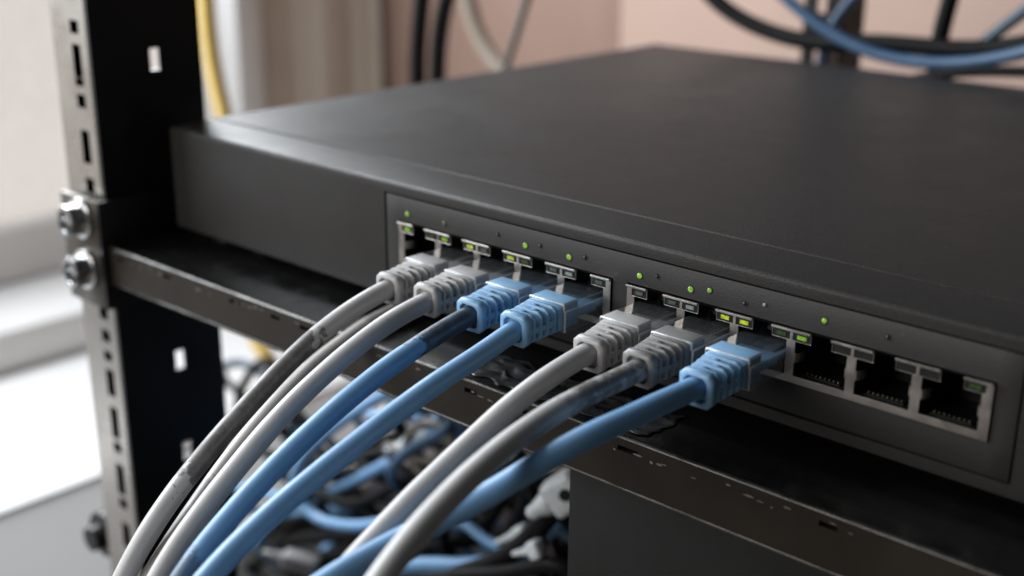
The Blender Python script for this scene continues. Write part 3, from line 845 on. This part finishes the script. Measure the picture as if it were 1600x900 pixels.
def wires_bm():
    bm = bmesh.new()
    for t in range(8):
        x = -3.57 + t * 1.02
        add_box(bm, x - .4, x + .4, -0.9, 7.5, -1.0, -0.2, 0.15, 1)
    return bm

def contacts_bm():
    bm = bmesh.new()
    for t in range(8):
        x = -3.57 + t * 1.02
        add_box(bm, x - .14, x + .14, 4.0, 7.8, -3.1, -1.2, 0, 1)
    return bm

def latch_bm():
    bm = bmesh.new()
    loft(bm, [[(-w, y, z), (w, y, z), (w, y, z + t), (-w, y, z + t)] for w, y, z, t in ((2.2, 8.0, 3.25, .8), (2.2, 6.5, 3.5, 1.0), (1.7, 5.5, 3.5, 1.2), (1.6, 4.5, 3.4, .8))])
    return bm

shared = {}
def shared_mesh(key, maker, mat, angle=35):
    k = (key, mat)
    if k not in shared:
        o = bm_obj(key, maker(), M[mat], angle=angle)
        shared[k] = o.data
        if mat == 'clear':
            o.data.materials.append(M['clear_edge'])
        bpy.data.objects.remove(o)
    return shared[k]

specs = {
 1: ((0, 1), GREY, 'boot_grey', [(29, 72, 0.8)], "grey network cable with long dark stain, plugged in farthest left", 1.0),
 2: ((0, 2), GREY, 'boot_grey', [], "clean grey network cable second from the left, beside the blue ones", -0.8),
 3: ((0, 3), BLUE, 'boot_blue', [(0, 22, 0.9), (88, 150, 0.6)], "blue network cable blackened where it leaves its boot", 0.6),
 4: ((0, 4), BLUE, 'boot_blue', [], "clean blue network cable in the last port of the left block", 0.0),
 5: ((1, 0), GREY, 'boot_grey', [], "light grey network cable in the first port of the right block", 1.2),
 6: ((1, 1), GREY, 'boot_dark', [(0, 29, 0.74)], "grey network cable with darkened boot, between light grey and blue cables", -0.6),
 7: ((1, 2), BLUE, 'boot_blue', [], "blue network cable plugged in farthest right, passing behind a grey one", 0.4),
}
TAIL = {1: [(-60, -110, -50), (-62, -122, -90), (-60, -130, -170), (-50, -128, -300)],
        2: [(-47, -110, -43), (-50, -123, -80), (-50, -132, -170), (-42, -128, -300)],
        3: [(-32, -113, -31), (-36, -128, -65), (-38, -138, -160), (-34, -130, -300)],
        4: [(-18.5, -121, -25), (-24, -137, -60), (-26, -146, -160), (-26, -134, -300)],
        5: [(3.5, -100, -16), (0, -116, -40), (-6, -132, -110), (-14, -130, -300)],
        6: [(27.5, -111, -2.5), (29, -128, -22), (24, -144, -90), (0, -136, -300)],
        7: [(5.5, -112, -12), (0, -128, -32), (-12, -142, -100), (-6, -140, -300)]}
for i, (pk, colr, boot, stains, label, yaw) in specs.items():
    x0, n_ = blocks[pk[0]]
    c = x0 + (pk[1] + 0.5) * PITCH
    t = thing("network_cable", label, "cable", (c, 0, ZC), "network cables plugged into the switch")
    pts = [(c, -21.0, 14.85), (c, -25.5, 14.7)] + FRONT[i] + TAIL[i]
    jm = jacket_mat("jacket_%d" % i, colr, stains, 0.3 if i == 6 else 0.85)
    me = tube_mesh("jacket", pts, 2.42, 1.2, 24, 0.012, 160)
    link("jacket", me, jm, t, (-c, 0, -ZC))
    b_ = link("boot", shared_mesh("boot", boot_mesh, boot, 50), None, t)
    b_.rotation_euler = (math.radians(0.4 * yaw), 0, math.radians(yaw))
    p_ = link("plug", shared_mesh("plug", plug_shell_bm, 'clear'), None, t)
    link("plug_insert", shared_mesh("plug_insert", plug_core_bm, boot), None, p_)
    link("latch", shared_mesh("latch", latch_bm, 'clear'), None, p_)
    tag(link("wires", shared_mesh("wires", wires_bm, boot), None, p_), kind="stuff")
    tag(link("contacts", shared_mesh("contacts", contacts_bm, 'gold'), None, p_), kind="stuff")

ex = thing("loose_cable", "grey cable coming from under the switch and over the shelf lip", "cable", (-75, 15, -2))
me = tube_mesh("jacket", EXTRA + [(-56, -106, -46), (-56, -116, -80), (-54, -122, -170), (-46, -122, -300)], 2.45, 1.2, 22, 0.006, 160)
link("jacket", me, jacket_mat("jacket_loose", (0.44, 0.42, 0.40), [(0, 30, 0.5), (98, 125, 0.45)]), ex, (75, -15, 2))

# crinkled glossy sheet added to give streaky reflections on the shelf
bm = bmesh.new()
from mathutils import noise as mn
nx, ny = 60, 18
gv = []
for j in range(ny + 1):
    row = []
    for i in range(nx + 1):
        x_ = -44 + 62 * i / nx; y_ = -16.5 + 14.5 * j / ny
        d_ = mn.noise(Vector((x_ * 0.16, y_ * 0.42, 3.1))) + 0.6 * abs(mn.noise(Vector((x_ * 0.4, y_ * 0.7, 9.0))))
        ed = min(1.0, min(i, nx - i) / 5, min(j, ny - j) / 3)
        row.append(bm.verts.new((x_ + mn.noise(Vector((y_ * .5, x_ * .2, 1))) * 1.6, y_ + mn.noise(Vector((x_ * .25, 0, 5))) * 1.8, -4.85 + max(0.0, 0.3 + d_ * 0.9) * (0.25 + 0.75 * ed))))
    gv.append(row)
for j in range(ny):
    for i in range(nx):
        bm.faces.new((gv[j][i], gv[j][i + 1], gv[j + 1][i + 1], gv[j + 1][i]))
fo = bm_obj("reflection_sheet", bm, M['film'], angle=180)
so_ = fo.modifiers.new("thickness", 'SOLIDIFY'); so_.thickness = 0.0001
tag(fo, "crinkled dark sheet added for streaky reflections on the shelf under the blue cables", "reflection sheet")

# ================================================================== cables behind the switch
back = {
 'black1': (5.0, 'j_black', "thick black cable hanging behind the switch, left of a pair"),
 'black2': (4.8, 'j_black', "black cable bending right, right one of the pair behind the switch"),
 'grey': (2.4, 'j_taupe', "thin slanting grey cable behind the switch"),
 'beige': (5.5, 'j_beige', "pale beige cable curving against the pink wall"),
 'blackarc': (3.8, 'j_black', "black cable sagging in a wide arc across the rear upright"),
 'blue': (2.6, 'j_shadeblue', "blue cable sagging over the back edge of the switch"),
 'blue2': (2.2, 'j_shadeblue', "thin blue cable crossing the rear upright"),
 'blackv': (3.6, 'j_black', "black cable hanging straight down right of the rear upright"),
 'dblue': (2.6, 'j_dblue', "dark blue cable rising to the right edge behind the switch"),
 'blacklow': (2.2, 'j_black', "thin black cable lying low behind the switch at right"),
 'yellow': (4.8, 'j_yellow', "yellow cable hanging down behind the slotted rack upright"),
}
ext_low = {'black1': [(-366, 288, -120), (-340, 270, -200), (-280, 220, -230)], 'black2': [(-350, 288, -120), (-320, 270, -190), (-250, 220, -225)],
           'grey': [(-330, 300, -90), (-325, 290, -200)], 'beige': [(-360, 400, -60), (-330, 380, -150), (-320, 360, -300)],
           'blue2': [(-112, 296, -20), (-106, 296, -200)], 'blackv': [(-58, 297, -20), (-50, 297, -200)], 'dblue': [(-68, 300, 5), (-74, 300, -60), (-70, 296, -200)]}
for k, (r, mt, label) in back.items():
    pts = BACK[k] + ext_low.get(k, [])
    if k == 'blacklow':
        pts = [(-90, 292, -20), (-80, 284, 8)] + pts + [(90, 286, 30), (180, 300, -10), (250, 310, -120)]
    else:                                   # run on upwards, out of the picture
        p0 = pts[0]
        pts = [(p0[0] * 0.9, p0[1] + 8, 330.0), (p0[0] * 0.97, p0[1] + 2, (p0[2] + 200) / 2)] + pts
    if k in ('blackarc', 'blue'):
        pts = pts + [(70, 292, 110), (120, 302, 190), (140, 310, 330)]
    me = tube_mesh("hanging_cable", pts, r, 4.0, 16)
    tag(link("hanging_cable", me, M[mt]), label, "cable", "cables hanging behind the switch")

# ================================================================== tangle below the shelf
tang = {
 'b1': (2.5, 'j_blue', "blue cable rising through the tangle to a white connector"),
 'b2': (2.3, 'j_blue', "blue cable looped at the left of the tangle below the shelf"),
 'b3': (3.0, 'j_blue', "blue cable lying lowest in the tangle at the bottom edge"),
 'b4': (2.2, 'j_blue', "blue cable running level at the back of the tangle"),
 'k1': (2.4, 'j_black', "black cable arched highest in the tangle below the shelf"),
 'k2': (2.8, 'j_black', "black cable crossing the tangle from lower left to upper right"),
 'k3': (3.6, 'j_black', "thick black cable leading up to the square pale connector"),
 'k4': (2.4, 'j_black', "black cable coiled in the middle of the tangle"),
 'k5': (2.4, 'j_black', "black cable looped beside the rack upright under the lip"),
 'k6': (2.3, 'j_black', "black cable looped under the pale connector's left side"),
 'k7': (3.0, 'j_black', "black cable low at the left of the tangle"),
 'k8': (2.4, 'j_black', "black cable hooked round the right of the tangle"),
 'g1': (2.0, 'j_black', "thin black cable passing behind the tangled black ones"),
 'k10': (2.6, 'j_black', "black cable sagging low behind the blue one in the tangle"),
 'k11': (2.4, 'j_black', "black cable bunched under the white connector in the tangle"),
 'k12': (2.8, 'j_black', "black cable running behind the square pale connector"),
 'k13': (2.6, 'j_black', "black cable crossing the bottom edge below the tangle"),
 'w1': (1.8, 'j_shadeblue', "thin blue cable curling up to the white connector"),
 'k14': (1.6, 'j_taupe', "thin grey cable in a small loop near the white connector"),
 'k15': (2.2, 'j_black', "thin black cable weaving level through the middle of the tangle"),
 'k16': (2.0, 'j_black', "thin black cable dropping steeply beside the black device"),
 'b5': (2.0, 'j_blue', "thin blue cable dipping at the right of the tangle"),
 'b6': (2.0, 'j_blue', "thin blue cable hooked behind the uppermost black one"),
 'k9': (2.4, 'j_dblue', "thin dark blue cable against the white sill under the lip"),
}
for k, (r, mt, label) in tang.items():
    pts = list(TANGLE[k])
    rt = random.Random(k)
    for end in (0, -1):                     # both ends sink to the tray behind the bundle
        p, q_ = Vector(pts[end]), Vector(pts[1 if end == 0 else -2])
        d_ = (p - q_).normalized() * 9
        z1 = max(-218.0, p.z - 26)
        a_ = p + d_ + Vector((rt.uniform(-3, 3), 9, 0)); a_.z = (p.z + z1) / 2
        e_ = p + d_ * 1.2 + Vector((rt.uniform(-10, 10), 26, 0)); e_.z = z1 - 4
        f_ = e_ + Vector((rt.uniform(-20, 20), 40, 0)); f_.z = -222.0
        add = [tuple(a_), tuple(e_), tuple(f_)]
        pts = add[::-1] + pts if end == 0 else pts + add
    me = tube_mesh("tangled_cable", pts, r, 3.0, 14)
    tag(link("tangled_cable", me, M[mt]), label, "cable", "tangled cables below the shelf")

def connector(pos, label, size, rot, mat, hole=False, tail=None):
    t = thing("cable_connector", label, "connector", pos, "loose connectors in the cable tangle")
    t.rotation_euler = tuple(math.radians(a) for a in rot)
    sx, sy, sz = size
    bm = bmesh.new()
    add_box(bm, -sx / 2, sx / 2, -sy / 2, sy / 2, -sz / 2, sz / 2, min(size) * 0.22, 3)
    bm_obj("housing", bm, M[mat], t)
    if hole:
        bm = bmesh.new()
        c = bmesh.ops.create_cone(bm, cap_ends=True, segments=20, radius1=2.0, radius2=2.0, depth=1.2)
        bmesh.ops.rotate(bm, verts=c["verts"], cent=(0, 0, 0), matrix=Matrix.Rotation(math.pi / 2, 3, 'X'))
        bmesh.ops.translate(bm, verts=c["verts"], vec=(1.5, -sy / 2 - 0.2, 0.5))
        bm_obj("socket", bm, M['void'], t)
    bm = bmesh.new()
    rr = min(sx, sz) * 0.28
    secs = []
    for k, (d, q) in enumerate(((0, 1.15), (3, 1.1), (3.4, .85), (5, .9), (5.4, .75), (8, .7), (9, .5))):
        secs.append([(-sx / 2 - d, math.cos(a * math.pi / 6) * rr * q, math.sin(a * math.pi / 6) * rr * q) for a in range(12)])
    loft(bm, secs)
    bm_obj("strain_relief", bm, M[mat], t)
    return t
connector(CONN['c1'], "white connector in the middle of the tangle below the shelf", (13, 7, 7), (0, -25, 20), 'pale_plastic')
connector(CONN['c2'], "white connector farthest back under the shelf lip", (9, 6, 13), (0, 60, 10), 'pale_plastic')
connector(CONN['c3'], "square pale grey connector with a round socket below the shelf", (13, 9, 12), (0, -40, 25), 'pale_plastic', True)
connector(CONN['c4'], "small rounded pale connector at the lower right of the tangle", (5, 5, 6), (0, -30, 0), 'pale_plastic')
connector(CONN['c5'], "small pale connector left of the lower rounded one", (6, 5, 5), (0, -35, 10), 'pale_plastic')
connector(CONN['c6'], "dull grey connector at the bottom left of the tangle", (16, 8, 8), (0, 10, 30), 'boot_dark')

# dark base plate of the rack under the tangle
base = thing("lower_tray", "black tray of the rack below the tangled cables", "rack tray", (0, 130, -230))
box("plate", -330, 262, -110, 120, 0, 4, M['void'], base, 0.5)
